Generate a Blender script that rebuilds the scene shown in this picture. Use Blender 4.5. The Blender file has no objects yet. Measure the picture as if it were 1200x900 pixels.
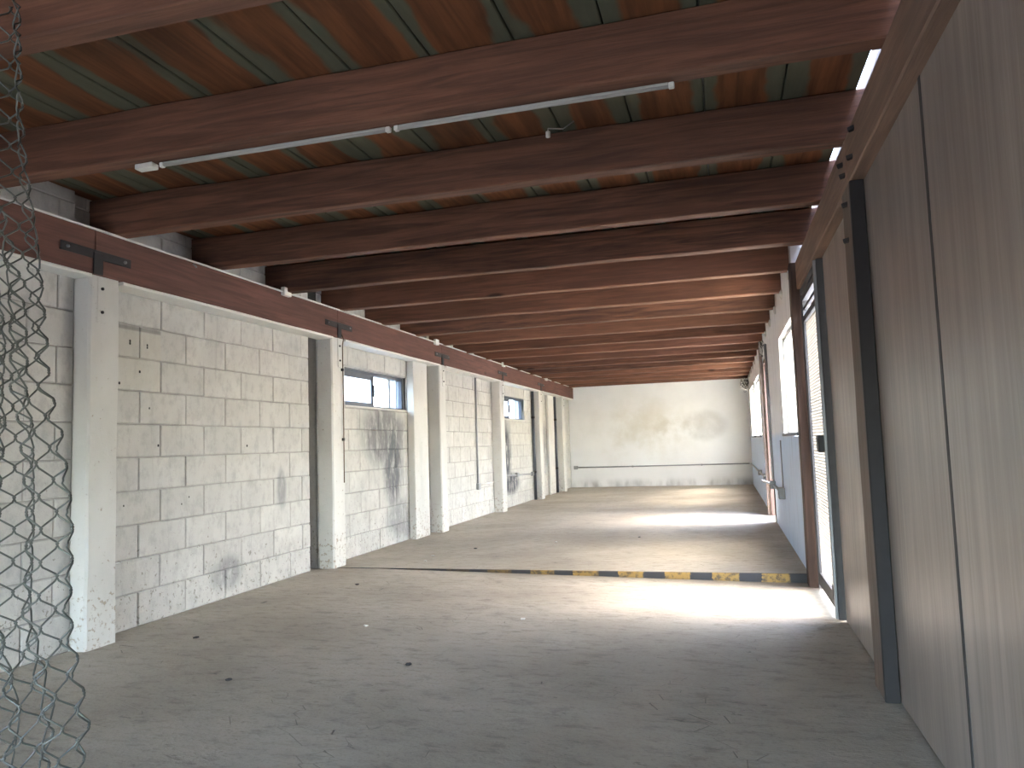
import bpy, bmesh, math, random
from mathutils import Vector, Matrix, noise as mnoise
random.seed(7)
sc = bpy.context.scene
C = sc.collection

# ------------------------------------------------------------------ camera
cam_d = bpy.data.cameras.new('camera')
cam_d.sensor_fit = 'HORIZONTAL'; cam_d.sensor_width = 36.0
cam_d.lens = 880.9 / 1200 * 36.0
cam_d.clip_start = 0.02; cam_d.clip_end = 300
cam = bpy.data.objects.new('camera', cam_d); C.objects.link(cam)
yaw, pitch, roll = 0.272464, 0.0813576, -0.0323155
fw = Vector((-math.sin(yaw)*math.cos(pitch), math.cos(yaw)*math.cos(pitch), math.sin(pitch)))
rt = Vector((math.cos(yaw), math.sin(yaw), 0)); up = rt.cross(fw)
r2 = rt*math.cos(roll) + up*math.sin(roll); u2 = -rt*math.sin(roll) + up*math.cos(roll)
M = Matrix((r2, u2, -fw)).transposed().to_4x4(); M.translation = Vector((3.4088, 0, 1.0))
cam.matrix_world = M
sc.camera = cam

# ------------------------------------------------------------------ world, sun, exposure
SUN_EL, SUN_AZ = math.radians(53), math.radians(2)     # sun stands out beyond the right-hand wall
world = bpy.data.worlds.new('daylight'); sc.world = world; world.use_nodes = True
wn = world.node_tree; wn.nodes.clear()
sky = wn.nodes.new('ShaderNodeTexSky'); sky.sky_type = 'NISHITA'; sky.sun_disc = False
sky.sun_elevation = SUN_EL; sky.sun_rotation = math.radians(90); sky.air_density = 1.0; sky.dust_density = 2.6
bg = wn.nodes.new('ShaderNodeBackground'); bg.inputs['Strength'].default_value = 1.35
wo = wn.nodes.new('ShaderNodeOutputWorld')
wn.links.new(sky.outputs[0], bg.inputs[0]); wn.links.new(bg.outputs[0], wo.inputs[0])
sun_d = bpy.data.lights.new('sun', 'SUN'); sun_d.energy = 0.3; sun_d.angle = math.radians(22); sun_d.color = (1, .97, .93)
sun = bpy.data.objects.new('sun', sun_d); C.objects.link(sun)
sdir = Vector((math.cos(SUN_EL)*math.cos(SUN_AZ), -math.cos(SUN_EL)*math.sin(SUN_AZ), math.sin(SUN_EL)))
sun.rotation_euler = sdir.to_track_quat('Z', 'Y').to_euler(); sun.location = (12, 4, 9)
vs = sc.view_settings
vs.view_transform = 'Standard'; vs.look = 'None'; vs.gamma = 1.0; vs.use_curve_mapping = False
vs.exposure = 2.55

# ------------------------------------------------------------------ node helpers
class N:
    def __init__(s, name):
        s.m = bpy.data.materials.new(name); s.m.use_nodes = True
        s.t = s.m.node_tree; s.t.nodes.clear()
        s.out = s.t.nodes.new('ShaderNodeOutputMaterial')
        s.b = s.t.nodes.new('ShaderNodeBsdfPrincipled')
        s.t.links.new(s.b.outputs[0], s.out.inputs[0])
        s.geo = s.t.nodes.new('ShaderNodeNewGeometry')
        s.obj = None
    def link(s, a, b): s.t.links.new(a, b)
    def put(s, v, sock):
        if hasattr(v, 'is_output'): s.link(v, sock)
        else:
            if isinstance(v, (tuple, list)) and len(v) == 3 and sock.type == 'RGBA': v = (*v, 1)
            sock.default_value = v
    def pos(s): return s.geo.outputs['Position']
    def rnd(s):
        if s.obj is None: s.obj = s.t.nodes.new('ShaderNodeObjectInfo')
        return s.obj.outputs['Random']
    def scl(s, v, k, off=(0, 0, 0)):
        n = s.t.nodes.new('ShaderNodeMapping'); s.link(v, n.inputs[0]); n.inputs['Scale'].default_value = k
        s.put(off, n.inputs['Location']); return n.outputs[0]
    def noise(s, scale=5, stretch=(1, 1, 1), det=4, rough=.55, dist=0, off=(0, 0, 0), vec=None):
        n = s.t.nodes.new('ShaderNodeTexNoise')
        s.link(s.scl(vec or s.pos(), stretch, off), n.inputs['Vector'])
        n.inputs['Scale'].default_value = scale; n.inputs['Detail'].default_value = det
        n.inputs['Roughness'].default_value = rough; n.inputs['Distortion'].default_value = dist
        return n.outputs['Fac']
    def voro(s, scale=5, stretch=(1, 1, 1), feat='F1'):
        n = s.t.nodes.new('ShaderNodeTexVoronoi'); n.feature = feat
        s.link(s.scl(s.pos(), stretch), n.inputs['Vector']); n.inputs['Scale'].default_value = scale
        return n.outputs['Distance']
    def math(s, op, a, b=0.0, c=0.0, clamp=False):
        n = s.t.nodes.new('ShaderNodeMath'); n.operation = op; n.use_clamp = clamp
        s.put(a, n.inputs[0]); s.put(b, n.inputs[1]); s.put(c, n.inputs[2]); return n.outputs[0]
    def step(s, v, lo, hi, a=0.0, b=1.0):
        n = s.t.nodes.new('ShaderNodeMapRange'); n.interpolation_type = 'SMOOTHSTEP'
        s.put(v, n.inputs[0]); n.inputs[1].default_value = lo; n.inputs[2].default_value = hi
        n.inputs[3].default_value = a; n.inputs[4].default_value = b; return n.outputs[0]
    def mix(s, f, a, b, mode='MIX'):
        n = s.t.nodes.new('ShaderNodeMix'); n.data_type = 'RGBA'; n.blend_type = mode
        s.put(f, n.inputs[0]); s.put(a, n.inputs[6]); s.put(b, n.inputs[7]); return n.outputs[2]
    def xyz(s):
        n = s.t.nodes.new('ShaderNodeSeparateXYZ'); s.link(s.pos(), n.inputs[0]); return n.outputs
    def blob(s, cx, cy, cz, rx, ry, rz, soft=.5):
        # soft ellipsoid mask around a place in the room (stains)
        n = s.t.nodes.new('ShaderNodeVectorMath'); n.operation = 'SUBTRACT'
        s.link(s.pos(), n.inputs[0]); n.inputs[1].default_value = (cx, cy, cz)
        k = s.scl(n.outputs[0], (1/rx, 1/ry, 1/rz))
        l = s.t.nodes.new('ShaderNodeVectorMath'); l.operation = 'LENGTH'; s.link(k, l.inputs[0])
        return s.step(l.outputs['Value'], 1 - soft, 1 + soft*.4, 1.0, 0.0)
    def bump(s, h, strength=.3, dist=.01):
        n = s.t.nodes.new('ShaderNodeBump'); n.inputs['Strength'].default_value = strength
        n.inputs['Distance'].default_value = dist; s.put(h, n.inputs['Height'])
        s.link(n.outputs[0], s.b.inputs['Normal'])
    def fin(s, col, rough=.8, metal=0.0, spec=.5):
        s.put(col, s.b.inputs['Base Color']); s.put(rough, s.b.inputs['Roughness'])
        s.b.inputs['Metallic'].default_value = metal; s.b.inputs['Specular IOR Level'].default_value = spec
        return s.m

def m_wood(name, dark, light, axis, rough=.75, knots=True):
    n = N(name)
    st = [14, 14, 14]; st[axis] = .9
    v = n.noise(2.2, st, 5, .6, .6)
    c = n.mix(n.step(v, .3, .72), dark, light)
    big = n.noise(.9, [1.3 if i == axis else 3 for i in range(3)], 3)
    c = n.mix(n.step(big, .35, .75, .0, .55), c, tuple(x*.45 for x in dark))
    c = n.mix(n.math('MULTIPLY', n.rnd(), .45), c, tuple(x*1.25 for x in light))
    fine = n.noise(7, [26 if i != axis else 1.2 for i in range(3)], 3)
    if knots:
        k = n.step(n.voro(1.1, [.8 if i == axis else 2.4 for i in range(3)]), .04, .1, .75, 0.0)
        c = n.mix(k, c, tuple(x*.3 for x in dark))
    n.bump(n.math('ADD', v, n.math('MULTIPLY', fine, .6)), .45, .006)
    return n.fin(c, rough, spec=.3)

def m_plain(name, col, rough=.6, metal=0.0, var=.25, sc_=18):
    n = N(name)
    v = n.noise(sc_, (1, 1, 1), 4)
    c = n.mix(n.step(v, .3, .75, 0, var), col, tuple(x*.5 for x in col))
    n.bump(v, .12, .003)
    return n.fin(c, rough, metal)

# ------------------------------------------------------------------ materials
MAT = {}
MAT['joist'] = m_wood('brown_joist_timber', (.058, .030, .022), (.215, .098, .060), 0)
MAT['beam'] = m_wood('red_brown_beam_timber', (.075, .036, .029), (.160, .072, .054), 1)
MAT['frame_timber'] = m_wood('weathered_frame_timber', (.10, .062, .045), (.27, .17, .12), 1)
MAT['stud_timber'] = m_wood('weathered_stud_timber', (.09, .065, .052), (.22, .165, .13), 2)
MAT['door_timber'] = m_wood('dark_door_post_timber', (.030, .019, .015), (.105, .062, .046), 2)

def m_roof():
    n = N('orange_roof_board_with_green_mould')
    x, y, z = n.xyz()
    v = n.noise(2.0, (10, .8, 10), 5, .6, .5)
    c = n.mix(n.step(v, .25, .75), (.12, .048, .025), (.26, .102, .045))
    w = n.noise(1.3, (2, 1, 2), 4)
    # green stain along both edges of every board (board pitch .328 from x = .12)
    m = n.math('PINGPONG', n.math('SUBTRACT', x, .12), .164)
    wid = n.math('MULTIPLY_ADD', w, .24, -.058)
    e = n.math('SUBTRACT', wid, m)
    g = n.step(e, -.012, .016)
    gc = n.mix(n.noise(9, (3, .5, 3), 4), (.085, .10, .07), (.16, .165, .115))
    c = n.mix(n.math('MULTIPLY', g, .92), c, gc)
    c = n.mix(n.step(n.noise(1.0, (1.5, .9, 1), 3, off=(3, 1, 0)), .5, .75, 0, .5), c, (.05, .03, .02))
    n.bump(v, .35, .004)
    return n.fin(c, .85, spec=.2)
MAT['roof'] = m_roof()

def m_block(name, paint=(.585, .572, .53)):
    n = N(name)
    x, y, z = n.xyz()
    grit = n.noise(85, (1, 1, 1), 3, .7)
    cl = n.noise(3.2, (1, 1, 1), 4)
    c = n.mix(n.step(cl, .3, .7, 0, .9), paint, tuple(a*.82 for a in paint))
    c = n.mix(n.math('MULTIPLY', n.rnd(), .45), c, tuple(a*.72 for a in paint))
    # pits where the paint left the block bare, many more close to the floor
    pit = n.noise(30, (1, 1, .8), 5, .75)
    c = n.mix(n.step(n.noise(14, (1, 1, .7), 5, .7), .44, .70, 0, .45), c, (.30, .29, .275))
    low = n.step(z, .05, .75, .085, 0.0)
    c = n.mix(n.step(n.math('ADD', pit, low), .655, .70, 0, .8), c, (.20, .18, .15))
    drip = n.noise(2.4, (1, 7, .55), 4, .6)
    c = n.mix(n.step(drip, .60, .78, 0, .45), c, (.33, .315, .29))
    # soot under the two small windows and beside the far posts
    soot = n.noise(5, (1, 2.2, .9), 4, .65)
    def st(*a, k=1.0):
        return n.math('MULTIPLY', n.math('MULTIPLY', n.blob(*a), n.step(soot, .22, .56)), k)
    s_ = n.math('MAXIMUM', st(0, 7.40, .88, .5, .26, .55, k=.85), st(0, 7.2, 1.15, .5, .6, .36, k=.7))
    s_ = n.math('MAXIMUM', s_, st(0, 11.65, .85, .5, .40, .62, k=.95))
    s_ = n.math('MAXIMUM', s_, st(0, 11.95, .38, .5, .55, .20, k=.95))
    s_ = n.math('MAXIMUM', s_, st(0, 14.4, 1.0, .5, .7, .45, k=.55))
    s_ = n.math('MAXIMUM', s_, st(0, 7.6, .25, .5, .4, .25, k=.5))
    s_ = n.math('MAXIMUM', s_, st(0, 5.30, .72, .5, .07, .18, k=.5))
    s_ = n.math('MAXIMUM', s_, st(0, 4.62, .17, .5, .2, .14, k=.5))
    c = n.mix(s_, c, (.075, .08, .095))
    # square bare patch where a board was taken off the wall
    yy = n.math('MULTIPLY', n.step(y, 3.45, 3.46), n.step(y, 3.945, 3.965, 1, 0))
    zz = n.math('MULTIPLY', n.step(z, 1.40, 1.42), n.step(z, 1.765, 1.785, 1, 0))
    pa = n.math('MULTIPLY', yy, zz)
    c = n.mix(n.math('MULTIPLY', pa, n.step(cl, .2, .8, 0.3, .6)), c, (.50, .48, .40))
    yy2 = n.math('MULTIPLY', yy, n.math('MULTIPLY', n.step(z, 1.76, 1.775), n.step(z, 1.785, 1.80, 1, 0)))
    c = n.mix(n.math('MULTIPLY', yy2, .55), c, (.12, .11, .10))
    n.bump(n.math('ADD', n.math('MULTIPLY', grit, .5), n.math('MULTIPLY', pit, .8)), .5, .006)
    return n.fin(c, .82, spec=.3)
MAT['block'] = m_block('white_painted_block')
MAT['mortar'] = m_block('white_painted_mortar', (.43, .42, .39))

def m_concrete_post():
    n = N('white_painted_concrete')
    x, y, z = n.xyz()
    a = n.noise(3, (1, 1, .6), 4); b = n.noise(28, (1, 1, 1), 5, .7)
    c = n.mix(n.step(a, .35, .7, 0, .6), (.61, .60, .56), (.50, .49, .45))
    c = n.mix(n.step(n.math('ADD', b, n.step(z, .05, .6, .1, 0)), .63, .70, 0, .75), c, (.30, .24, .17))
    c = n.mix(n.step(n.noise(2.5, (1, 1, .25), 3, off=(2, 3, 1)), .58, .75, 0, .4), c, (.40, .42, .40))
    n.bump(n.math('ADD', a, b), .4, .006)
    return n.fin(c, .8, spec=.3)
MAT['post'] = m_concrete_post()

def m_plaster():
    n = N('white_plaster_with_damp_stains')
    x, y, z = n.xyz()
    a = n.noise(1.5, (1, 1, 1), 5, .6); b = n.noise(14, (1, 1, 1), 4)
    c = n.mix(n.step(a, .35, .72, 0, .55), (.84, .845, .845), (.75, .755, .75))
    c = n.mix(n.math('MULTIPLY', n.blob(1.7, 17, 1.2, 1.2, 1, .75, .8), n.step(a, .35, .65, .1, .55)), c, (.56, .51, .40))
    c = n.mix(n.math('MULTIPLY', n.blob(3.0, 17, 1.30, .50, 1, .36, .35), n.step(a, .3, .65, .1, .65)), c, (.47, .46, .44))
    c = n.mix(n.math('MULTIPLY', n.blob(2.3, 17, 1.28, .5, 1, .3, .7), n.step(a, .4, .6, 0, .4)), c, (.48, .45, .38))
    c = n.mix(n.math('MULTIPLY', n.step(z, .02, .22, 1, 0), n.step(n.noise(3, (1, 1, .4), 4), .4, .65, 0, .7)), c, (.30, .30, .29))
    n.bump(n.math('ADD', a, n.math('MULTIPLY', b, .5)), .25, .01)
    return n.fin(c, .75, spec=.35)
MAT['plaster'] = m_plaster()

def m_plaster_side():
    n = N('sky_tinted_white_plaster')
    x, y, z = n.xyz()
    a = n.noise(2.2, (1, 1, .5), 5, .6); b = n.noise(20, (1, 1, 1), 4)
    sky_tint_edge = n.step(n.math('MULTIPLY_ADD', a, .10, z), 1.02, 1.12)  # blue skylight on the lower wall, painted into the plaster colour
    c = n.mix(sky_tint_edge, (.56, .66, .80), (.78, .78, .78))
    c = n.mix(n.step(n.noise(3, (1, 5, .5), 4, .65), .54, .72, 0, .55), c, (.28, .31, .36))
    n.bump(n.math('ADD', a, n.math('MULTIPLY', b, .5)), .25, .01)
    return n.fin(c, .7, spec=.4)
MAT['plaster_side'] = m_plaster_side()

def m_floor():
    n = N('worn_grey_concrete_floor')
    x, y, z = n.xyz()
    a = n.noise(.8, (1, 1.2, 1), 5, .6); b = n.noise(9, (1, 2.2, 1), 5, .65); g = n.noise(60, (1, 1.5, 1), 3, .7)
    c = n.mix(n.step(a, .3, .72), (.35, .307, .245), (.49, .44, .36))
    c = n.mix(n.step(b, .5, .72, 0, .5), c, (.19, .172, .145))
    c = n.mix(n.step(g, .5, .8, 0, .55), c, (.15, .137, .118))
    # scuffs, mostly drawn out across the room
    sf = n.noise(5.5, (1.3, 4.2, 1), 6, .75, 1.2)
    c = n.mix(n.step(sf, .60, .68, 0, .6), c, (.075, .068, .06))
    cr = n.voro(4.5, (1, 3.0, 1), 'DISTANCE_TO_EDGE')
    crm = n.math('MULTIPLY', n.step(cr, 0.0, .012, 1, 0), n.step(n.noise(1.7, (1, 1, 1), 3), .52, .60))
    c = n.mix(n.math('MULTIPLY', crm, .6), c, (.03, .027, .025))
    c = n.mix(n.step(n.noise(1.3, (1, 1, 1), 3, off=(5, 2, 0)), .55, .75, 0, .35), c, (.42, .38, .32))
    n.bump(n.math('SUBTRACT', n.math('ADD', n.math('MULTIPLY', b, .8), n.math('MULTIPLY', g, .35)), n.math('MULTIPLY', crm, .8)), .6, .010)
    return n.fin(c, n.step(b, .3, .7, .62, .8), spec=.35)
MAT['floor'] = m_floor()

def m_hazard():
    n = N('worn_yellow_and_black_step_paint')
    x, y, z = n.xyz()
    w = n.noise(22, (1, 1, 1), 4, .7)
    f = n.math('FRACT', n.math('DIVIDE', n.math('ADD', n.math('SUBTRACT', x, 1.86 - .352*10), n.math('MULTIPLY_ADD', w, .06, -.03)), .352))
    st = n.step(f, .535, .56, 1, 0)
    wear = n.math('MULTIPLY', n.step(x, 1.3, 2.0, .15, 1.0), n.step(w, .38, .56, .25, 1.0))
    c = n.mix(n.math('MULTIPLY', st, wear), (.035, .034, .036), (.31, .19, .05))
    return n.fin(c, .7)
MAT['hazard'] = m_hazard()

def m_panel():
    n = N('grey_brown_plywood')
    v = n.noise(1.6, (20, 16, .55), 5, .6, .5)
    c = n.mix(n.step(v, .3, .7), (.25, .205, .172), (.37, .31, .265))
    fine = n.noise(5, (60, 60, 1.4), 3, .6)
    c = n.mix(n.step(fine, .5, .75, 0, .25), c, (.14, .115, .098))
    cl = n.noise(.9, (1, 1.4, .8), 3)
    c = n.mix(n.step(cl, .4, .75, 0, .4), c, (.17, .145, .13))
    n.bump(n.math('ADD', v, n.math('MULTIPLY', fine, .5)), .22, .003)
    return n.fin(c, n.step(n.noise(2.2, (1, 2, 1), 4), .3, .7, .34, .42), spec=.7)
MAT['panel'] = m_panel()

MAT['steel'] = m_plain('dull_grey_steel', (.20, .205, .21), .45, .6)
MAT['dark_steel'] = m_plain('dark_steel_strap', (.035, .032, .032), .6, .5)
MAT['mesh_paint'] = m_plain('cream_mesh_paint', (.20, .175, .13), .6)
MAT['door_steel'] = m_plain('dark_grey_door_steel', (.075, .073, .072), .75, 0.0)
MAT['black'] = m_plain('black_lock_paint', (.012, .012, .013), .5)
MAT['alu'] = m_plain('weathered_aluminium', (.30, .31, .32), .45, .7)
MAT['alu_dark'] = m_plain('dark_aluminium_frame', (.10, .11, .13), .45, .6)
MAT['conduit'] = m_plain('grey_conduit', (.33, .34, .35), .5, .3)
MAT['conduit_white'] = m_plain('whitewashed_conduit', (.62, .61, .58), .55)
MAT['white_plastic'] = m_plain('white_plastic', (.72, .71, .66), .4, var=.1)
MAT['tube_grey'] = m_plain('dusty_tube_plastic', (.42, .41, .38), .45, var=.15)
MAT['wire'] = m_plain('galvanised_wire', (.16, .17, .155), .5, .75, .5, 30)
MAT['cable'] = m_plain('grey_cable', (.16, .15, .14), .6)
MAT['seam'] = m_plain('dark_seam_filler', (.05, .048, .047), .7)
MAT['dark_ground'] = m_plain('low_bounce_ground', (.10, .09, .075), .95, sc_=2)
MAT['ground'] = m_plain('pale_yard_concrete', (.50, .485, .455), .9, sc_=2)
MAT['cream'] = m_plain('cream_outside_render', (.72, .64, .47), .9, var=.12, sc_=1.5)
MAT['roof_tin'] = m_plain('grey_roof_sheet', (.25, .25, .25), .7)
MAT['leaf'] = m_plain('yellow_green_leaf', (.55, .40, .04), .6)
MAT['leaf2'] = m_plain('green_leaf', (.14, .20, .05), .6)
MAT['bark'] = m_plain('brown_bark', (.12, .08, .05), .9)
MAT['hole'] = m_plain('dark_wall_plug', (.02, .02, .02), .9)

def m_glass(name, tint, clear, milky):
    # dirty pane: partly clear, partly scattering light, with a surface reflection
    n = N(name); t = n.t
    tr = t.nodes.new('ShaderNodeBsdfTransparent'); tr.inputs[0].default_value = (*clear, 1)
    tl = t.nodes.new('ShaderNodeBsdfTranslucent'); tl.inputs[0].default_value = (*tint, 1)
    gl = t.nodes.new('ShaderNodeBsdfGlossy'); gl.inputs['Roughness'].default_value = .08
    m1 = t.nodes.new('ShaderNodeMixShader'); m2 = t.nodes.new('ShaderNodeMixShader')
    n.put(n.step(n.noise(3, (1, 1, .6), 4), .3, .7, milky*.75, min(1, milky*1.2)), m1.inputs[0])
    t.links.new(tr.outputs[0], m1.inputs[1]); t.links.new(tl.outputs[0], m1.inputs[2])
    m2.inputs[0].default_value = .06
    t.links.new(m1.outputs[0], m2.inputs[1]); t.links.new(gl.outputs[0], m2.inputs[2])
    t.links.new(m2.outputs[0], n.out.inputs[0]); t.nodes.remove(n.b)
    return n.m
MAT['glass_cream'] = m_glass('dirty_cream_glass', (.90, .86, .72), (.96, .96, .94), .5)
MAT['glass_frost'] = m_glass('frosted_glass', (.93, .95, .97), (.95, .96, .97), .75)
MAT['glass'] = m_glass('thin_dirty_glass', (.9, .92, .92), (.97, .97, .97), .2)

# ------------------------------------------------------------------ mesh helpers
def add_box(bm, x0, x1, y0, y1, z0, z1):
    v = [bm.verts.new(p) for p in ((x0,y0,z0),(x1,y0,z0),(x1,y1,z0),(x0,y1,z0),(x0,y0,z1),(x1,y0,z1),(x1,y1,z1),(x0,y1,z1))]
    for f in ((3,2,1,0),(4,5,6,7),(0,1,5,4),(1,2,6,5),(2,3,7,6),(3,0,4,7)): bm.faces.new([v[i] for i in f])
    return v
def add_tube(bm, pts, r, n=8, cap=True):
    pts = [Vector(p) for p in pts]; rings = []
    prev = None
    for i, p in enumerate(pts):
        d = (pts[min(i+1, len(pts)-1)] - pts[max(i-1, 0)]).normalized()
        if prev is None:
            a = d.cross(Vector((0, 0, 1)))
            if a.length < .1: a = d.cross(Vector((1, 0, 0)))
            a.normalize()
        else:
            a = (prev - d*prev.dot(d)).normalized()
        prev = a; b = d.cross(a)
        rings.append([bm.verts.new(p + r*(math.cos(2*math.pi*k/n)*a + math.sin(2*math.pi*k/n)*b)) for k in range(n)])
    for q, w in zip(rings, rings[1:]):
        for k in range(n): bm.faces.new((q[k], q[(k+1) % n], w[(k+1) % n], w[k]))
    if cap: bm.faces.new(rings[0][::-1]); bm.faces.new(rings[-1])
def mesh_of(name, bm, mat, smooth=False):
    bmesh.ops.recalc_face_normals(bm, faces=bm.faces)
    me = bpy.data.meshes.new(name); bm.to_mesh(me); bm.free()
    me.materials.append(MAT[mat] if isinstance(mat, str) else mat)
    if smooth:
        for p in me.polygons: p.use_smooth = True
    return me
def link(name, me, parent=None, loc=None):
    o = bpy.data.objects.new(name, me); C.objects.link(o)
    if parent is not None: o.parent = parent
    if loc is not None: o.location = loc
    return o
def obj(name, bm, mat, parent=None, smooth=False, loc=None):
    return link(name, mesh_of(name, bm, mat, smooth), parent, loc)
def box(name, b, mat, parent=None, bev=0.0, loc=None, seg=1):
    bm = bmesh.new(); add_box(bm, *b)
    if bev: bmesh.ops.bevel(bm, geom=bm.edges[:], offset=bev, segments=seg, affect='EDGES', profile=.6)
    return obj(name, bm, mat, parent, loc=loc)
def boxes(name, bs, mat, parent=None, loc=None):
    bm = bmesh.new()
    for b in bs: add_box(bm, *b)
    return obj(name, bm, mat, parent, loc=loc)
def tube(name, pts, r, mat, parent=None, n=8, loc=None):
    bm = bmesh.new(); add_tube(bm, pts, r, n); return obj(name, bm, mat, parent, True, loc)
def tag(o, label, cat, group=None):
    o['label'] = label; o['category'] = cat
    if group: o['group'] = group
    return o
def thing(name, loc, label, cat, group=None):
    o = bpy.data.objects.new(name, None); C.objects.link(o); o.location = loc; o.empty_display_size = .1
    return tag(o, label, cat, group)
def struct(o, label=None):
    o['kind'] = 'structure'
    if label: o['label'] = label
    return o
def rough_beam(name, b, mat, axis, parent=None, amp=.004, n=26, seed=0, bev=.006, loc=None):
    """sawn timber: a long box cut into lengths whose edges wander a little"""
    (x0, x1, y0, y1, z0, z1) = b
    lo = [x0, y0, z0]; hi = [x1, y1, z1]
    o1, o2 = [i for i in range(3) if i != axis]
    bm = bmesh.new(); rings = []
    cs = [(0, bev), (bev, 0), (1-0, 0), (1, 0)]
    for k in range(n+1):
        t = lo[axis] + (hi[axis]-lo[axis])*k/n
        ring = []
        w, h = hi[o1]-lo[o1], hi[o2]-lo[o2]
        for (u, v) in ((bev, 0), (w-bev, 0), (w, bev), (w, h-bev), (w-bev, h), (bev, h), (0, h-bev), (0, bev)):
            p = [0, 0, 0]; p[axis] = t
            d1 = mnoise.noise(Vector((t*1.7+seed*9.1, u*5, v*5)))*amp; d2 = mnoise.noise(Vector((t*1.7+seed*9.1+40, u*5, v*5)))*amp
            p[o1] = lo[o1]+u+d1; p[o2] = lo[o2]+v+d2
            ring.append(bm.verts.new(p))
        rings.append(ring)
    for q, w_ in zip(rings, rings[1:]):
        for k in range(8): bm.faces.new((q[k], q[(k+1) % 8], w_[(k+1) % 8], w_[k]))
    bm.faces.new(rings[0][::-1]); bm.faces.new(rings[-1])
    return obj(name, bm, mat, parent, loc=loc)

W = 3.95          # inner face of the plastered right-hand wall
PX = 4.02         # inner face of the plywood
YB = 17.0         # end wall
JB = 2.255        # underside of the joists
JH = .215         # joist depth
RZ = JB + JH      # underside of the roof boards
Y0 = -2.6         # unseen near end, where the added gateway wall stands

# ------------------------------------------------------------------ floor, ground
def floor_front():
    bm = bmesh.new(); nx, ny = 30, 24; g = []
    for j in range(ny+1):
        y = Y0 + (5.9 - Y0)*j/ny; row = []
        for i in range(nx+1):
            x = -.22 + (4.14+.22)*i/nx
            t = min(1, max(0, (x-.45)/3.2)); z = -.06*t
            row.append(bm.verts.new((x, y, z + .002*mnoise.noise(Vector((x*2, y*2, 0))) - (.0015 if t == 0 else 0))))
        g.append(row)
    for j in range(ny):
        for i in range(nx): bm.faces.new((g[j][i], g[j][i+1], g[j+1][i+1], g[j+1][i]))
    r = bmesh.ops.extrude_face_region(bm, geom=bm.faces[:])
    for v in [e for e in r['geom'] if isinstance(e, bmesh.types.BMVert)]: v.co.z = -.16
    return bm
fl = obj('floor', floor_front(), 'floor'); struct(fl)
for p in fl.data.polygons: p.use_smooth = True
fb = box('floor', (-.22, 4.14, 5.93, YB+.15, -.16, 0), 'floor'); struct(fb)
ts = box('trim_1', (-.22, 4.0, 5.9, 5.93, -.14, .0015), 'hazard', bev=.004); struct(ts)
gr = box('ground_low_bounce', (-45, 60, -40, 70, -.30, -.19), 'dark_ground'); struct(gr)  # unseen ground made dark so little light bounces in at the gateway
gy = box('ground_yard', (4.15, 30, -3, 60, -.19, -.17), 'ground'); struct(gy)  # yard left pale so daylight bounces in from the right

# ------------------------------------------------------------------ left wall of blocks
POSTS = [(.75, .96), (3.25, 3.46), (5.86, 6.07), (8.43, 8.64), (10.98, 11.20), (13.50, 13.72), (15.55, 15.77)]
SLOTS = [(5.72, 5.86), (8.20, 8.43), (15.14, 15.55)]       # open chases beside three posts
WINS = [(6.36, 7.78, 1.42, 1.79), (11.46, 12.95, 1.43, 1.81)]
wl = bmesh.new(); wl0 = bmesh.new()
ys = sorted(set([3.247, YB] + [a for s in SLOTS[:2] for a in s] + [a for w in WINS for a in w[:2]]))
for a, b in zip(ys, ys[1:]):
    mid = (a+b)/2; fx = -.010
    if any(s[0] < mid < s[1] for s in SLOTS[:2]): fx = -.13
    win = [w for w in WINS if w[0] < mid < w[1]]
    if win:
        add_box(wl, -.2, fx, a, b, -.16, win[0][2]); add_box(wl, -.2, fx, a, b, win[0][3], RZ+.03)
    else: add_box(wl, -.2, fx, a, b, -.16, RZ+.03)
wall_left = obj('wall_left', wl, 'mortar'); struct(wall_left)
add_box(wl0, -.2, .038, Y0, 3.245, -.16, RZ+.03)
wall_near = obj('wall_left', wl0, 'mortar'); struct(wall_near)

cache = {}
def block_mesh(ly, lz):
    k = (round(ly, 3), round(lz, 3))
    if k not in cache:
        bm = bmesh.new(); c = .005
        # back at x=-.03, face at x=0 with a worn chamfer around it
        o = [(-.03, 0, 0), (-.03, ly, 0), (-.03, ly, lz), (-.03, 0, lz)]
        m = [(-c, 0, 0), (-c, ly, 0), (-c, ly, lz), (-c, 0, lz)]
        f = [(0, c, c), (0, ly-c, c), (0, ly-c, lz-c), (0, c, lz-c)]
        vv = [[bm.verts.new(p) for p in r] for r in (o, m, f)]
        for a, b in ((0, 1), (1, 2)):
            for i in range(4): bm.faces.new((vv[a][i], vv[a][(i+1) % 4], vv[b][(i+1) % 4], vv[b][i]))
        bm.faces.new(vv[2])
        cache[k] = mesh_of('concrete_block', bm, 'block')
    return cache[k]
rects = []
for ci in range(13):
    z0 = ci*.2 + .003; z1 = ci*.2 + .197
    if ci == 12: z1 = RZ
    base = 4.19 if ci % 2 == 0 else 4.37
    k0 = int((Y0 - base)/.41) - 1
    for k in range(k0, 40):
        a = base + .41*k; b = a + .41
        segs = [(a+.003, b-.003, z0, z1)]
        cuts = [(s[0], s[1], -1, 3) for s in SLOTS[:2] + [(3.244, 3.250)]] + list(WINS)
        for (c0, c1, d0, d1) in cuts:
            new = []
            for (p, q, u, v) in segs:
                if q <= c0 or p >= c1 or v <= d0 or u >= d1: new.append((p, q, u, v)); continue
                if p < c0: new.append((p, c0, u, v))
                if q > c1: new.append((c1, q, u, v))
                if u < d0 - .02: new.append((max(p, c0), min(q, c1), u, d0))
                if v > d1 + .02: new.append((max(p, c0), min(q, c1), d1, v))
            segs = new
        for s in segs:
            p, q = max(s[0], Y0), min(s[1], YB-.01)
            if q-p > .03: rects.append((p, q, s[2], s[3]))
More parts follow.
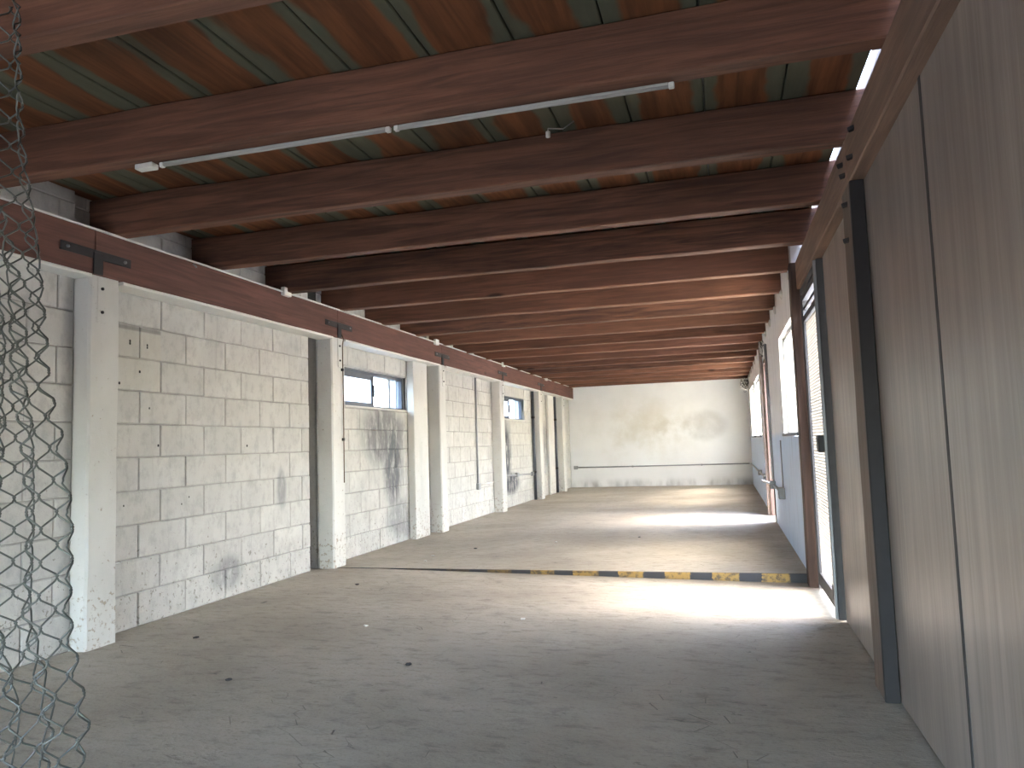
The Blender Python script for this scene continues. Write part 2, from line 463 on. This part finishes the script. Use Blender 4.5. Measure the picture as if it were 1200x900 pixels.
def vis(r):      # rough size in the picture
    if r[1] < 2.7 or (r[2] > 1.95 and (r[2] < 2.15 or r[1] > 6.5)): return 0
    return (r[1]-r[0])*(r[3]-r[2])/r[1]**3
rects.sort(key=vis, reverse=True)
near, rest = [r for r in rects if vis(r) > 0][:290], None
rest = [r for r in rects if r not in set(near)]
for (p, q, u, v) in near:
    first = q < 3.2471
    link('concrete_block', block_mesh(q-p, v-u), wall_near if first else wall_left, (random.uniform(-.0025, .0025) + (.048 if first else 0), p, u))
for first, par in ((True, wall_near), (False, wall_left)):
    bm = bmesh.new(); d = .048 if first else 0
    for (p, q, u, v) in rest:
        if (q < 3.2471) == first: add_box(bm, -.03+d, random.uniform(-.0025, .0015)+d, p, q, u, v)
    o = obj('block_courses', bm, 'block', par); o['kind'] = 'stuff'
# smooth pilaster after the first window
struct(box('trim_2', (.003, .085, 7.79, 8.195, 0, 1.998), 'post', bev=.006))
struct(box('trim_3', (.003, .05, 14.62, 15.13, 0, 1.998), 'post', bev=.006))
# old plug holes
for (y, z) in ((3.70, 1.70), (3.70, 1.685), (3.84, 1.69), (3.84, 1.675), (3.78, 1.52), (3.62, 1.44), (3.72, 1.30), (3.86, 1.30), (3.94, 1.07),
               (4.15, .69), (4.22, .73), (3.66, .72), (5.47, 1.06), (4.85, 1.06)):
    box('plug_hole', (-.004, .0015, y-.007, y+.007, z-.008, z+.008), 'hole', wall_left, bev=.003)
# ------------------------------------------------------------------ left posts, beams
post_words = ['white painted concrete post carrying the red timber beam, nearest the chain-link mesh',
              'white concrete post between the bare stained block bay and the first small window',
              'white concrete post beside the smooth pilaster after the first small window',
              'white concrete post just before the second small window',
              'white concrete post just past the second small window',
              'white concrete post in the corner by the end wall']
for i, (a, b) in enumerate(POSTS[1:]):
    t = thing('concrete_post', (.073, (a+b)/2, 0), post_words[i], 'post')
    bm = bmesh.new(); n = 22; rings = []
    for k in range(n+1):
        z = -.02 + 2.02*k/n; ring = []
        w = (b-a)/2; c = .012
        for (x, y) in ((-.068, -w), (.075-c, -w), (.075, -w+c), (.075, w-c), (.075-c, w), (-.068, w)):
            e = .004*mnoise.noise(Vector((x*9+i, y*9, z*2.5)))
            ring.append(bm.verts.new((x + (e if x > 0 else 0), y+e, z)))
        rings.append(ring)
    for q, r_ in zip(rings, rings[1:]):
        for k in range(6): bm.faces.new((q[k], q[(k+1) % 6], r_[(k+1) % 6], r_[k]))
    bm.faces.new(rings[0][::-1]); bm.faces.new(rings[-1])
    obj('shaft', bm, 'post', t)
    # strap bolted to the post face and lapping the beam
    y = -.03 if i == 0 else .02
    st = box('strap', (.0755, .0815, y-.028, y+.028, 1.74, 1.998), 'post', t, bev=.002)
    for zz in (1.80, 1.93):
        tube('bolt', [(.0815, y, zz), (.090, y, zz)], .009, 'dark_steel', st, 6)
beam_cuts = [Y0, 3.27, 5.95, 8.50, 11.08, 13.60, 16.75]
beam_words = [None, 'red-brown timber beam over the plain block bay with the square bare patch',
              'red-brown timber beam over the first small sliding window',
              'red-brown timber beam over the block bay with the vertical conduit',
              'red-brown timber beam over the second small sliding window',
              'red-brown timber beam running up to the end wall']
beam_words[0] = 'red-brown timber beam whose end shows behind the chain-link mesh'
for i, (a, b) in enumerate(zip(beam_cuts, beam_cuts[1:])):
    t = thing('timber_beam', (.10, (a+b)/2, 2.0), beam_words[i], 'beam')
    c = (a+b)/2
    rough_beam('timber', (-.07, .06, a-c+.003, b-c-.003, 0, .247), 'beam', 1, t, .004, 30, i)
    if i:   # steel plates lapping the joint at the near end
        box('steel_plate', (.062, .068, a-c-.23, a-c+.25, .085, .135), 'dark_steel', t, bev=.002)
        box('steel_plate', (.064, .072, a-c-.02, a-c+.045, .0, .12), 'dark_steel', t, bev=.002)
        for dy in (-.19, .2):
            tube('bolt', [(.068, a-c+dy, .11), (.078, a-c+dy, .11)], .009, 'steel', t, 6)
    # pale bed of mortar the beam sits on, between the posts
    ps = [p for p in POSTS if p[1] > a and p[0] < b]
    lo = [p for p in POSTS if abs((p[0]+p[1])/2 - a) < .35]; hi = [p for p in POSTS if abs((p[0]+p[1])/2 - b) < .35]
    y0 = (lo[0][1] if lo else a) + .005; y1 = (hi[0][0] if hi else b) - .005
    if i == 0: y0 = POSTS[0][1]+.01
    rough_beam('mortar_bed', (-.09, .068, y0-c, y1-c, -.02, -.001), 'white_plastic', 1, t, .005, 24, i+20, .004)
# block-work infill between beam and wall is hidden behind the beam; conduit along its top edge
t = thing('conduit_run', (.178, 9, 2.245), 'thin pale conduit clipped along the top edge of the red timber beams', 'conduit')
pts = [(.004*mnoise.noise(Vector((0, y*1.3, 0))), y-9, .003*mnoise.noise(Vector((5, y*1.1, 0)))) for y in [Y0 + .5*k for k in range(40)] if y < 16.8]
tube('pipe', pts, .0075, 'conduit_white', t, 6)
for y in (5.1, 8.28, 11.1, 14.0):
    box('clip_box', (-.014, .02, y-9-.05, y-9+.05, -.03, .035), 'white_plastic', t, bev=.004)
tube('hook', [(.01, 4.02-9, -.02), (.02, 4.03-9, -.03), (.02, 4.04-9, -.04)], .006, 'steel', t, 6)

# ------------------------------------------------------------------ left windows
def slide_window(i, y0, y1, z0, z1, ym):
    fr = boxes('window_%d' % i, [(-.12, -.045, y0, y1, z0, z0+.025), (-.12, -.045, y0, y1, z1-.03, z1), (-.12, -.045, y0, y0+.02, z0, z1), (-.12, -.045, y1-.03, y1, z0, z1)], 'alu_dark')
    struct(fr)
    # fixed frosted leaf with frame
    sa = boxes('sash', [(-.075, -.052, ym-.03, ym+.02, z0+.02, z1-.025), (-.075, -.052, y0+.02, ym, z0+.025, z0+.055), (-.075, -.052, y0+.02, ym, z1-.075, z1-.03)], 'alu_dark', fr)
    box('pane', (-.066, -.062, y0+.02, ym-.03, z0+.05, z1-.07), 'glass_frost', fr)
    sb = boxes('sash', [(-.105, -.082, ym-.02, ym+.01, z0+.02, z1-.025), (-.105, -.082, y1-.28, y1-.245, z0+.02, z1-.025), (-.105, -.082, y1-.10, y1-.08, z0+.02, z1-.03)], 'alu', fr)
    box('pane', (-.096, -.092, ym+.02, y1-.28, z0+.025, z1-.03), 'glass', fr)
    box('latch', (-.052, -.036, ym-.01, ym+.015, (z0+z1)/2-.06, (z0+z1)/2+.06), 'dark_steel', sa, bev=.003)
    box('sill', (-.045, .012, y0-.01, y1+.0, z0-.012, z0+.006), 'post', fr, bev=.003)
    return fr
slide_window(1, 6.362, 7.778, 1.422, 1.788, 7.05)
slide_window(2, 11.462, 12.948, 1.432, 1.808, 12.15)

# ------------------------------------------------------------------ end wall
we = box('wall_back', (-.2, 4.14, YB, YB+.15, -.16, RZ+.03), 'plaster'); struct(we)

# unseen wall added behind the camera; its opening limits the light from behind
bm = bmesh.new()
add_box(bm, -.2, .2, Y0-.15, Y0, -.16, RZ); add_box(bm, 3.7, 4.14, Y0-.15, Y0, -.16, RZ); add_box(bm, .2, 3.7, Y0-.15, Y0, 1.72, RZ)
wf = obj('wall_front_added', bm, 'frame_timber'); struct(wf)
# ------------------------------------------------------------------ right-hand plastered wall with openings
RW = [(6.02, 7.50, 1.0, 1.92), (9.45, 10.25, 0, 1.98), (11.9, 13.6, 1.0, 1.95), (14.1, 15.85, 1.0, 1.95)]
bm = bmesh.new(); y = 5.86
for (a, b, z0, z1) in RW:
    add_box(bm, W, W+.15, y, a, -.16, RZ)
    if z0 > 0: add_box(bm, W, W+.15, a, b, -.16, z0)
    add_box(bm, W, W+.15, a, b, z1, RZ)
    y = b
add_box(bm, W, W+.15, y, YB, -.16, RZ)
wr = obj('wall_right', bm, 'plaster_side'); struct(wr)
def fixed_window(i, y0, y1, z0, z1, leaves):
    b = [(W+.04, W+.09, y0, y1, z0, z0+.035), (W+.04, W+.09, y0, y1, z1-.035, z1), (W+.04, W+.09, y0, y0+.035, z0, z1), (W+.04, W+.09, y1-.035, y1, z0, z1)]
    fr = boxes('window_%d' % i, b, 'alu'); struct(fr)
    w = (y1-y0)/leaves
    for k in range(leaves):
        box('pane', (W+.062, W+.066, y0+k*w+.03, y0+(k+1)*w-.03, z0+.03, z1-.03), 'glass_cream', fr)
        if k: boxes('mullion', [(W+.045, W+.085, y0+k*w-.03, y0+k*w+.03, z0+.03, z1-.03)], 'alu', fr)
    box('sill', (W-.02, W+.04, y0-.0, y1+.0, z0-.0, z0+.025), 'alu_dark', fr, bev=.003)
fixed_window(3, 6.022, 7.498, 1.002, 1.918, 2)
fixed_window(4, 11.902, 13.598, 1.002, 1.948, 2)
fixed_window(5, 14.102, 15.848, 1.002, 1.948, 2)
# door opening further down: jambs and a wooden post beside it
dj = boxes('door_2', [(W-.012, W+.14, 9.452, 9.50, 0, 1.978), (W-.012, W+.14, 10.20, 10.248, 0, 1.978), (W-.012, W+.14, 9.5, 10.2, 1.93, 1.978)], 'door_timber'); struct(dj)
tag(rough_beam('timber_stud', (W-.055, W-.014, 10.26, 10.34, .001, 2.2), 'stud_timber', 2, None, .004, 20, 50, .005),
    'slim bare timber stud against the right-hand wall past the side doorway', 'stud')

# ------------------------------------------------------------------ plywood partition, plate, studs
wp = bmesh.new(); add_box(wp, PX+.012, PX+.05, Y0, 4.72, -.16, 2.05)
wall_p = obj('wall_partition', wp, 'seam'); struct(wall_p)
ycuts = [(Y0, -1.27), (-1.26, -.05), (-.035, 1.18), (1.195, 2.395), (2.412, 3.42), (3.425, 4.70)]
for (a, b) in ycuts:
    box('plywood_sheet', (PX, PX+.014, a, b, -.055, 2.05), 'panel', wall_p, bev=.002)
for y in (-1.265, -.0425, 1.1875, 2.4035): box('seam_strip', (PX-.002, PX+.013, y-.011, y+.011, -.055, 2.05), 'seam', wall_p)
rough_beam('stud', (3.965, 4.018, 3.345, 3.55, -.055, 2.05), 'stud_timber', 2, wall_p, .007, 26, 61, .006)
box('stud_shade_strip', (3.962, 4.018, 3.315, 3.338, -.055, 2.05), 'dark_steel', wall_p, bev=.003)  # dark strip added to give the stud's near side its shade
for (a, b, s) in ((Y0, 3.36, 62), (3.37, 5.70, 63)):
    rough_beam('top_plate', (3.965, 4.065, a, b, 2.05, JB-.004), 'frame_timber', 1, wall_p, .004, 40, s, .006)
box('eave_light_block', (4.072, 4.095, Y0, 5.86, 1.95, RZ+.09), 'frame_timber', wall_p)  # unseen board added to shut out sun and sky at the eave
for (y, z) in ((3.42, 2.11), (3.46, 2.17), (3.41, 1.98), (3.43, 1.83), (3.15, 2.21), (3.22, 2.12)):
    bm = bmesh.new(); add_tube(bm, [(3.968, y, z), (3.945, y+.01, z-.004)], .012, 5); obj('screw_stub', bm, 'dark_steel', wall_p)

# ------------------------------------------------------------------ screen door
dy0, dy1, dx = 4.78, 5.68, 3.985
D = boxes('door_1', [(dx, dx+.05, 4.725, 4.77, -.055, 2.046), (dx, dx+.05, 5.665, 5.70, -.055, 2.046), (dx, dx+.05, 4.77, 5.665, 2.0, 2.046)], 'door_steel'); struct(D)
box('door_jamb_strip', (dx-.018, dx-.001, 4.725, 4.752, -.05, 2.04), 'alu', D, bev=.003)
leaf = boxes('door_leaf', [(dx+.004, dx+.04, 4.775, 4.815, -.03, 1.99), (dx+.004, dx+.04, 5.62, 5.66, -.03, 1.99), (dx+.004, dx+.04, 4.815, 5.62, -.03, .06),
              (dx+.004, dx+.04, 4.815, 5.62, 1.80, 1.84), (dx+.004, dx+.04, 4.815, 5.62, 1.95, 1.99)], 'door_steel', D)
boxes('transom_bar', [(dx+.012, dx+.03, 4.815, 5.62, 1.885, 1.91)], 'door_steel', leaf)
# expanded metal: one ribbon per row, zig-zag
bm = bmesh.new()
py, pz = .030, .0205; ny_ = int(.805/py); nz_ = int(1.74/pz)
for r in range(nz_+1):
    zc = .06 + pz*r; pts = []
    for k in range(2*ny_+1):
        y = 4.815 + .805*k/(2*ny_)
        s = 1 if ((k + r) % 2 == 0) else -1
        pts.append((y, zc + s*pz*.40))
    vr = []
    for k, (y, z) in enumerate(pts):
        h = .0062
        vr.append([bm.verts.new(p) for p in ((dx+.018, y, z-h), (dx+.0204, y, z-h), (dx+.0204, y, z+h), (dx+.018, y, z+h))])
    for q, w_ in zip(vr, vr[1:]):
        for k in range(4): bm.faces.new((q[k], q[(k+1) % 4], w_[(k+1) % 4], w_[k]))
o = obj('expanded_metal_mesh', bm, 'mesh_paint', leaf); o['kind'] = 'stuff'
lk = box('lock_box', (dx-.05, dx+.002, 4.73, 4.84, .90, 1.0), 'black', D, bev=.006)
box('latch_bolt', (dx-.045, dx-.02, 4.84, 4.90, .925, .945), 'black', lk, bev=.003)
box('latch_bolt', (dx-.045, dx-.02, 4.84, 4.89, .96, .98), 'black', lk, bev=.003)
box('bottom_hinge', (dx-.02, dx+.002, 4.76, 4.80, .05, .13), 'dark_steel', D, bev=.003)
tag(rough_beam('door_post', (3.925, 4.03, 5.71, 5.85, -.055, 2.25), 'door_timber', 2, None, .004, 24, 71, .006),
    'dark rough timber post between the screen door and the blue-tinted wall', 'post')

# ------------------------------------------------------------------ joists
for k in range(-5, 18):
    yj = 2.535 + .852*k
    if yj > 16.85: continue
    x1 = 4.068 if yj < 5.75 else W-.004
    lab, grp = 'rough brown timber joist spanning the room under the roof boards', 'ceiling joists'
    if k == 0: lab, grp = 'rough brown timber joist carrying the two slim tube lights', None
    elif yj < 5.75 and k > 0: lab, grp = 'rough brown timber joist whose end rests on the plate above the plywood sheets', 'joists over the plywood'
    elif 5.75 < yj < 8.3: lab, grp = 'rough brown timber joist above the first small sliding window', 'joists over the first window'
    elif 8.3 < yj < 11.3: lab, grp = 'rough brown timber joist between the two small sliding windows', 'joists between the windows'
    elif 11.3 < yj < 13.2: lab, grp = 'rough brown timber joist above the second small sliding window', 'joists over the second window'
    elif 13.2 < yj: lab, grp = 'rough brown timber joist close to the end wall', 'joists by the end wall'
    if k == -1: lab, grp = 'rough brown timber joist from which the chain-link mesh hangs', None
    o = rough_beam('ceiling_joist', (-.005-2, x1-2, -.045, .045, 0, JH), 'joist', 0, None, .006, 40, k+100, .006, loc=(2, yj+.045, JB - .0022*max(0, yj-2)))
    tag(o, lab, 'joist', grp)
    if yj > 5.75:     # crumbling mortar packed round the joist end
        bm = bmesh.new(); bmesh.ops.create_icosphere(bm, subdivisions=2, radius=1)
        for v in bm.verts:
            q = v.co*(1+.45*mnoise.noise(v.co*2.3+Vector((k, 0, 0)))); v.co = Vector((q.x*.018, q.y*.05, q.z*.045))
        obj('mortar_lump', bm, 'post', wr, loc=(W-.004, yj+.02+random.uniform(-.02, .03), JB-.03))

# ------------------------------------------------------------------ ceiling boards
cl = box('ceiling', (-.2, 4.028, Y0, YB+.15, RZ+.032, RZ+.06), 'roof_tin'); struct(cl)  # unseen sheet added above the boards to block light
for i in range(12):
    xa = .12 + .328*i; ofs = random.uniform(-1.2, 1.2)
    y = Y0; L = 3.41
    cuts = [Y0] + [Y0 + ofs + 3.408*q for q in range(0, 8) if Y0+.3 < Y0 + ofs + 3.408*q < YB-.2] + [YB]
    for a, b in zip(cuts, cuts[1:]):
        xb = xa+.328
        if i == 11: xb = 4.036
        bm = bmesh.new(); add_box(bm, xa+.003, xb-.003, a+.003, b-.003, 0, .028)
        bmesh.ops.bevel(bm, geom=[e for e in bm.edges if abs(e.verts[0].co.x-e.verts[1].co.x) < 1e-6 and e.verts[0].co.z < .001 and e.verts[1].co.z < .001], offset=.004, segments=1, affect='EDGES')
        obj('roof_board', bm, 'roof', cl, loc=(0, 0, RZ + random.uniform(.0005, .003)))
box('roof_board', (-.0, .117, Y0, YB, RZ+.001, RZ+.029), 'roof', cl)

# ------------------------------------------------------------------ tube lights on the first joist
for (a, b, w) in ((1.150, 2.222, 'slim unlit tube light on the joist, next to the small white box'), (2.238, 3.305, 'slim unlit tube light on the joist, with the free white end')):
    t = thing('tube_light', ((a+b)/2, 2.612, JB-.004), w, 'lamp')
    h = (b-a)/2
    box('housing', (-h+.02, h-.02, -.009, .009, -.010, 0), 'tube_grey', t, bev=.002)
    tube('diffuser', [(-h+.02, 0, -.012), (h-.02, 0, -.012)], .0075, 'tube_grey', t, 10)
    for s in (-1, 1): box('end_cap', (s*h-.02 if s > 0 else -h, h if s > 0 else -h+.02, -.010, .010, -.021, 0), 'white_plastic', t, bev=.003)
jb = box('junction_box', (-.045, .045, -.022, .022, -.024, 0), 'white_plastic', None, bev=.004, loc=(1.085, 2.606, JB-.003))
tag(jb, 'small white junction box on the joist at the end of the tube lights', 'box')
# the little bulb holder hanging from the second joist
t = thing('bulb_holder', (2.72, 3.20, RZ), 'tiny white bulb holder hanging on a wire between the first joists', 'bulb holder')
tube('wire', [(.1, .1, 0), (.06, .05, -.05), (0, 0, -.06), (0, 0, -.075)], .003, 'conduit_white', t, 6)
tube('socket', [(0, 0, -.075), (0, 0, -.1)], .011, 'white_plastic', t, 8)

# ------------------------------------------------------------------ conduits low on the walls
t = thing('conduit_run', (2, YB, .445), 'grey conduit running the full width of the end wall', 'conduit')
tube('pipe', [(-1.87, -.014, 0), (1.90, -.014, .004)], .013, 'conduit', t)
box('fitting', (-1.93, -1.84, -.05, -.001, -.04, .04), 'conduit', t, bev=.005)
for x in (-.6, .9): box('clip', (x-.015, x+.015, -.03, -.001, -.02, .02), 'conduit', t, bev=.003)
t = thing('conduit_run', (W, 12.4, .445), 'grey conduit with square boxes along the foot of the right-hand wall', 'conduit')
tube('pipe', [(-.022, -4.5, 0), (-.022, -3.0, 0), (-.10, -2.3, 0), (-.10, -2.0, 0), (-.03, -1.7, 0), (-.022, 4.57, 0)], .016, 'conduit', t)
for y, s in ((-4.5, .055), (-3.1, .045), (-1.4, .05), (.2, .04)):
    bx_ = box('outlet_box', (-.06, -.001, y-s*1.3, y+s*1.3, -s, s), 'steel', t, bev=.004)
    if y == -4.5: box('socket_hole', (-.0615, -.058, y-.02, y+.02, -.012, .012), 'black', bx_)
tube('drop_pipe', [(-.012, -4.5, .05), (-.012, -4.5, .52)], .006, 'conduit', t, 6)
t = thing('conduit_run', (0, 10.2, 0), 'grey conduit dropping down the block wall to a small socket box', 'conduit')
tube('pipe', [(.014, 0, 1.99), (.014, 0, .47)], .014, 'conduit', t)
box('socket_box', (.001, .045, -.05, .05, .39, .48), 'conduit', t, bev=.005)
tube('branch_pipe', [(.014, .05, .455), (.014, .77, .455)], .012, 'conduit_white', t)
t = thing('conduit_run', (0, 12.3, .5), 'short grey conduit crossing the sooty blocks under the second small window', 'conduit')
tube('pipe', [(.015, -.82, .02), (.015, 1.02, -.03)], .013, 'conduit', t)
box('fitting', (.001, .05, -.1, .0, -.03, .04), 'conduit', t, bev=.005)
box('fitting', (.001, .05, 0.96, 1.04, -.06, .01), 'conduit', t, bev=.005)
t = thing('drain_pipe_or_shade', (.04, 15.30, 0), 'dark upright pipe on the left wall beside the corner post', 'pipe')
tube('pipe', [(0, 0, 0), (0, 0, 2.0)], .027, 'alu_dark', t, 12)
for z in (.5, 1.5): tube('collar', [(0, 0, z-.02), (0, 0, z+.02)], .032, 'dark_steel', t, 12)
t = thing('drain_pipe_or_shade', (.04, 13.42, 0), 'dark upright tube in place of a shadow beside the post past the second small window', 'pipe')  # added dark tube stands in for a vertical shadow on the wall
tube('pipe', [(0, 0, 0), (0, 0, 2.0)], .027, 'alu_dark', t, 12)
for z in (.5, 1.5): tube('collar', [(0, 0, z-.02), (0, 0, z+.02)], .032, 'dark_steel', t, 12)
t = thing('wall_bracket', (0, 14.1, .45), 'small grey pipe fitting on the blocks near the corner post', 'fitting')
tube('pipe', [(.02, -.2, 0), (.02, .25, .01)], .012, 'conduit', t); box('body', (.001, .05, -.05, .05, -.04, .04), 'conduit', t, bev=.005)
# bent rods standing out of the second post
t = thing('steel_rod', (.158, 6.02, 0), 'thin rusty rod fixed down the face of the post by the first small window', 'rod')
tube('rod', [(0, 0, 2.04), (.012, .01, 2.0), (.006, 0, 1.94), (.006, .004, 1.5), (.006, 0, .72)], .005, 'bark', t, 6)
for z in (1.72, 1.1): box('clip', (-.006, .012, -.012, .012, z-.012, z+.012), 'dark_steel', t)

# cable tangles where the wall meets the joists
def tangle(name, loc, n, s, label, seed):
    rr = random.Random(seed); t = thing(name, loc, label, 'cable')
    for k in range(n):
        p = Vector((-.02, 0, 0)); pts = []
        for q in range(7):
            pts.append(Vector((-.012 - abs(rr.uniform(-.4, 1))*s[0], rr.uniform(-1, 1)*s[1], rr.uniform(-1, 1)*s[2])))
        sm = []
        for i in range(len(pts)-1):
            a = pts[max(i-1, 0)]; b = pts[i]; c = pts[i+1]; d = pts[min(i+2, len(pts)-1)]
            for u in range(5):
                f = u/5; sm.append(.5*((2*b) + (c-a)*f + (2*a-5*b+4*c-d)*f*f + (3*b-a-3*c+d)*f**3))
        for q in sm: q.x = min(q.x, -.006)
        tube('cable', sm, .006, ['cable', 'conduit_white', 'black'][k % 3], t, 6)
    return t
tangle('cable_tangle', (W, 10.0, 2.12), 7, (.05, .15, .09), 'tangle of grey cables hanging above the slim timber stud', 3)
tangle('cable_tangle', (W, 15.9, 2.08), 9, (.16, .35, .13), 'bundle of loose cables in the corner of the end wall', 5)
t = thing('conduit_run', (W, 9.0, 0), 'upright grey conduit pair beside the side doorway', 'conduit')
for d in (0, .10): tube('pipe', [(-.02, .33+d, 2.1), (-.02, .33+d, .50)], .013, 'conduit', t)

# ------------------------------------------------------------------ yard outside
ob = thing('outbuilding', (7.4, 24, -.17), 'cream rendered outbuilding seen through the right-hand windows', 'building')
box('wall', (-2.8, 6, 0, 4, 0, 5.2), 'cream', ob)
box('roof', (-3.0, 6.2, -.2, 4.2, 5.2, 5.35), 'roof_tin', ob)
for x in (-2.2, .8): 
    w_ = box('window', (x, x+1.2, -.03, .02, 1.2, 2.4), 'alu', ob); box('pane', (x+.06, x+1.14, -.035, -.031, 1.26, 2.34), 'glass', w_)
t = thing('shrub', (5.15, 14.6, -.17), 'yellow-leaved shrub in the yard behind the screen door', 'shrub')
for k in range(5):
    a = k*1.3; tube('stem', [(0, 0, 0), (.08*math.cos(a), .08*math.sin(a), .6), (.25*math.cos(a), .25*math.sin(a), 1.3)], .016, 'bark', t, 6)
for nm, mt, cnt in (('foliage', 'leaf', 420), ('foliage', 'leaf2', 160)):
    bm = bmesh.new(); rr = random.Random(cnt)
    for k in range(cnt):
        c = Vector((rr.gauss(0, .20), rr.gauss(0, .20), rr.gauss(1.45, .28)))
        d = Vector((rr.uniform(-1, 1), rr.uniform(-1, 1), rr.uniform(-.6, .6))).normalized(); s = d.orthogonal().normalized()
        vv = [bm.verts.new(c + d*u*.07 + s*v*.028 + d.cross(s)*w*.006) for u, v, w in ((-1, 0, 0), (0, -1, 1), (1, 0, 0), (0, 1, 1))]
        bm.faces.new(vv)
    o = obj(nm, bm, mt, t); o['kind'] = 'stuff'

# ------------------------------------------------------------------ small litter on the floor
lit = [(.55, 3.6), (1.35, 4.05), (1.2, 3.0), (2.2, 4.4), (.8, 6.3), (1.0, 7.1), (.75, 6.6), (1.7, 7.6), (2.5, 8.0), (.7, 5.2), (1.9, 3.4)]
for i, (x, y) in enumerate(lit):
    z = 0 if y > 5.93 else -.06*min(1, max(0, (x-.45)/3.2))
    bm = bmesh.new(); bmesh.ops.create_icosphere(bm, subdivisions=1, radius=1)
    for v in bm.verts: v.co = Vector((v.co.x*.016, v.co.y*.02, v.co.z*.006))*(1+.5*mnoise.noise(v.co*3+Vector((i, 0, 0))))
    pale = i in (1, 3, 4, 6, 7)
    o = obj('floor_chip', bm, 'white_plastic' if pale else 'seam', loc=(x, y, z+.004))
    tag(o, 'tiny pale chip lying on the concrete floor' if pale else 'tiny dark crumb lying on the concrete floor', 'debris', 'pale chips on the floor' if pale else 'dark crumbs on the floor')

# ------------------------------------------------------------------ chain-link mesh hanging at the left
FY = 1.60
t = thing('chain_link_mesh', (1.4, FY, 0), 'loose hanging edge of rusty grey chain-link fence mesh', 'fence')
def edge_x(z):     # free right-hand edge of the mesh
    tab = [(-.1, 1.77), (.22, 1.77), (.325, 1.79), (.47, 1.755), (.60, 1.73), (.71, 1.74), (.84, 1.74), (.95, 1.72), (1.09, 1.685), (1.2, 1.635), (1.4, 1.605), (1.59, 1.585), (1.76, 1.56), (1.91, 1.548), (2.5, 1.535)]
    for (a, p), (b, q) in zip(tab, tab[1:]):
        if a <= z <= b: return p + (q-p)*(z-a)/(b-a)
    return tab[0][1] if z < 0 else tab[-1][1]
def fold(u, z):    # cloth-like folds: arc length u measured in from the free edge
    amp = 1.35 + .42*math.exp(-((z-1.25)/.35)**2) + .12*math.sin(z*5)
    n = max(1, int(u/.01)); x = y = 0.0; du = u/n
    for i in range(n):
        th = amp*math.sin(2*math.pi*((i+.5)*du/.21) + .9*math.sin(z*1.9) + .5)
        x -= math.cos(th)*du; y += math.sin(th)*du
    return x, y
def mesh_pt(u, z, off):
    x, y = fold(max(u, 0), z)
    if u < 0: x -= u
    return Vector((edge_x(z) - 1.4 + x + .006*mnoise.noise(Vector((u*6, z*3, 3))), y*.9 + off, z + .012*mnoise.noise(Vector((u*5, z*2.5, 9)))))
PV, A = .084, .0225
for i in range(34):
    uc = A + 2*A*i; pts = []
    z = .02 + (0 if i % 2 else PV/2); s = 1; k = 0
    while z < 2.36:
        s = 1 if k % 2 == 0 else -1
        for dz, fr_, o_ in ((-.010, .78, .000), (-.003, 1.04, .0025), (.003, 1.04, -.0025), (.010, .78, .000)):
            pts.append(mesh_pt(uc + s*A*fr_, z+dz, s*o_))
        z += PV/2; k += 1
    tube('wire', pts, .0026, 'wire', t, 5)
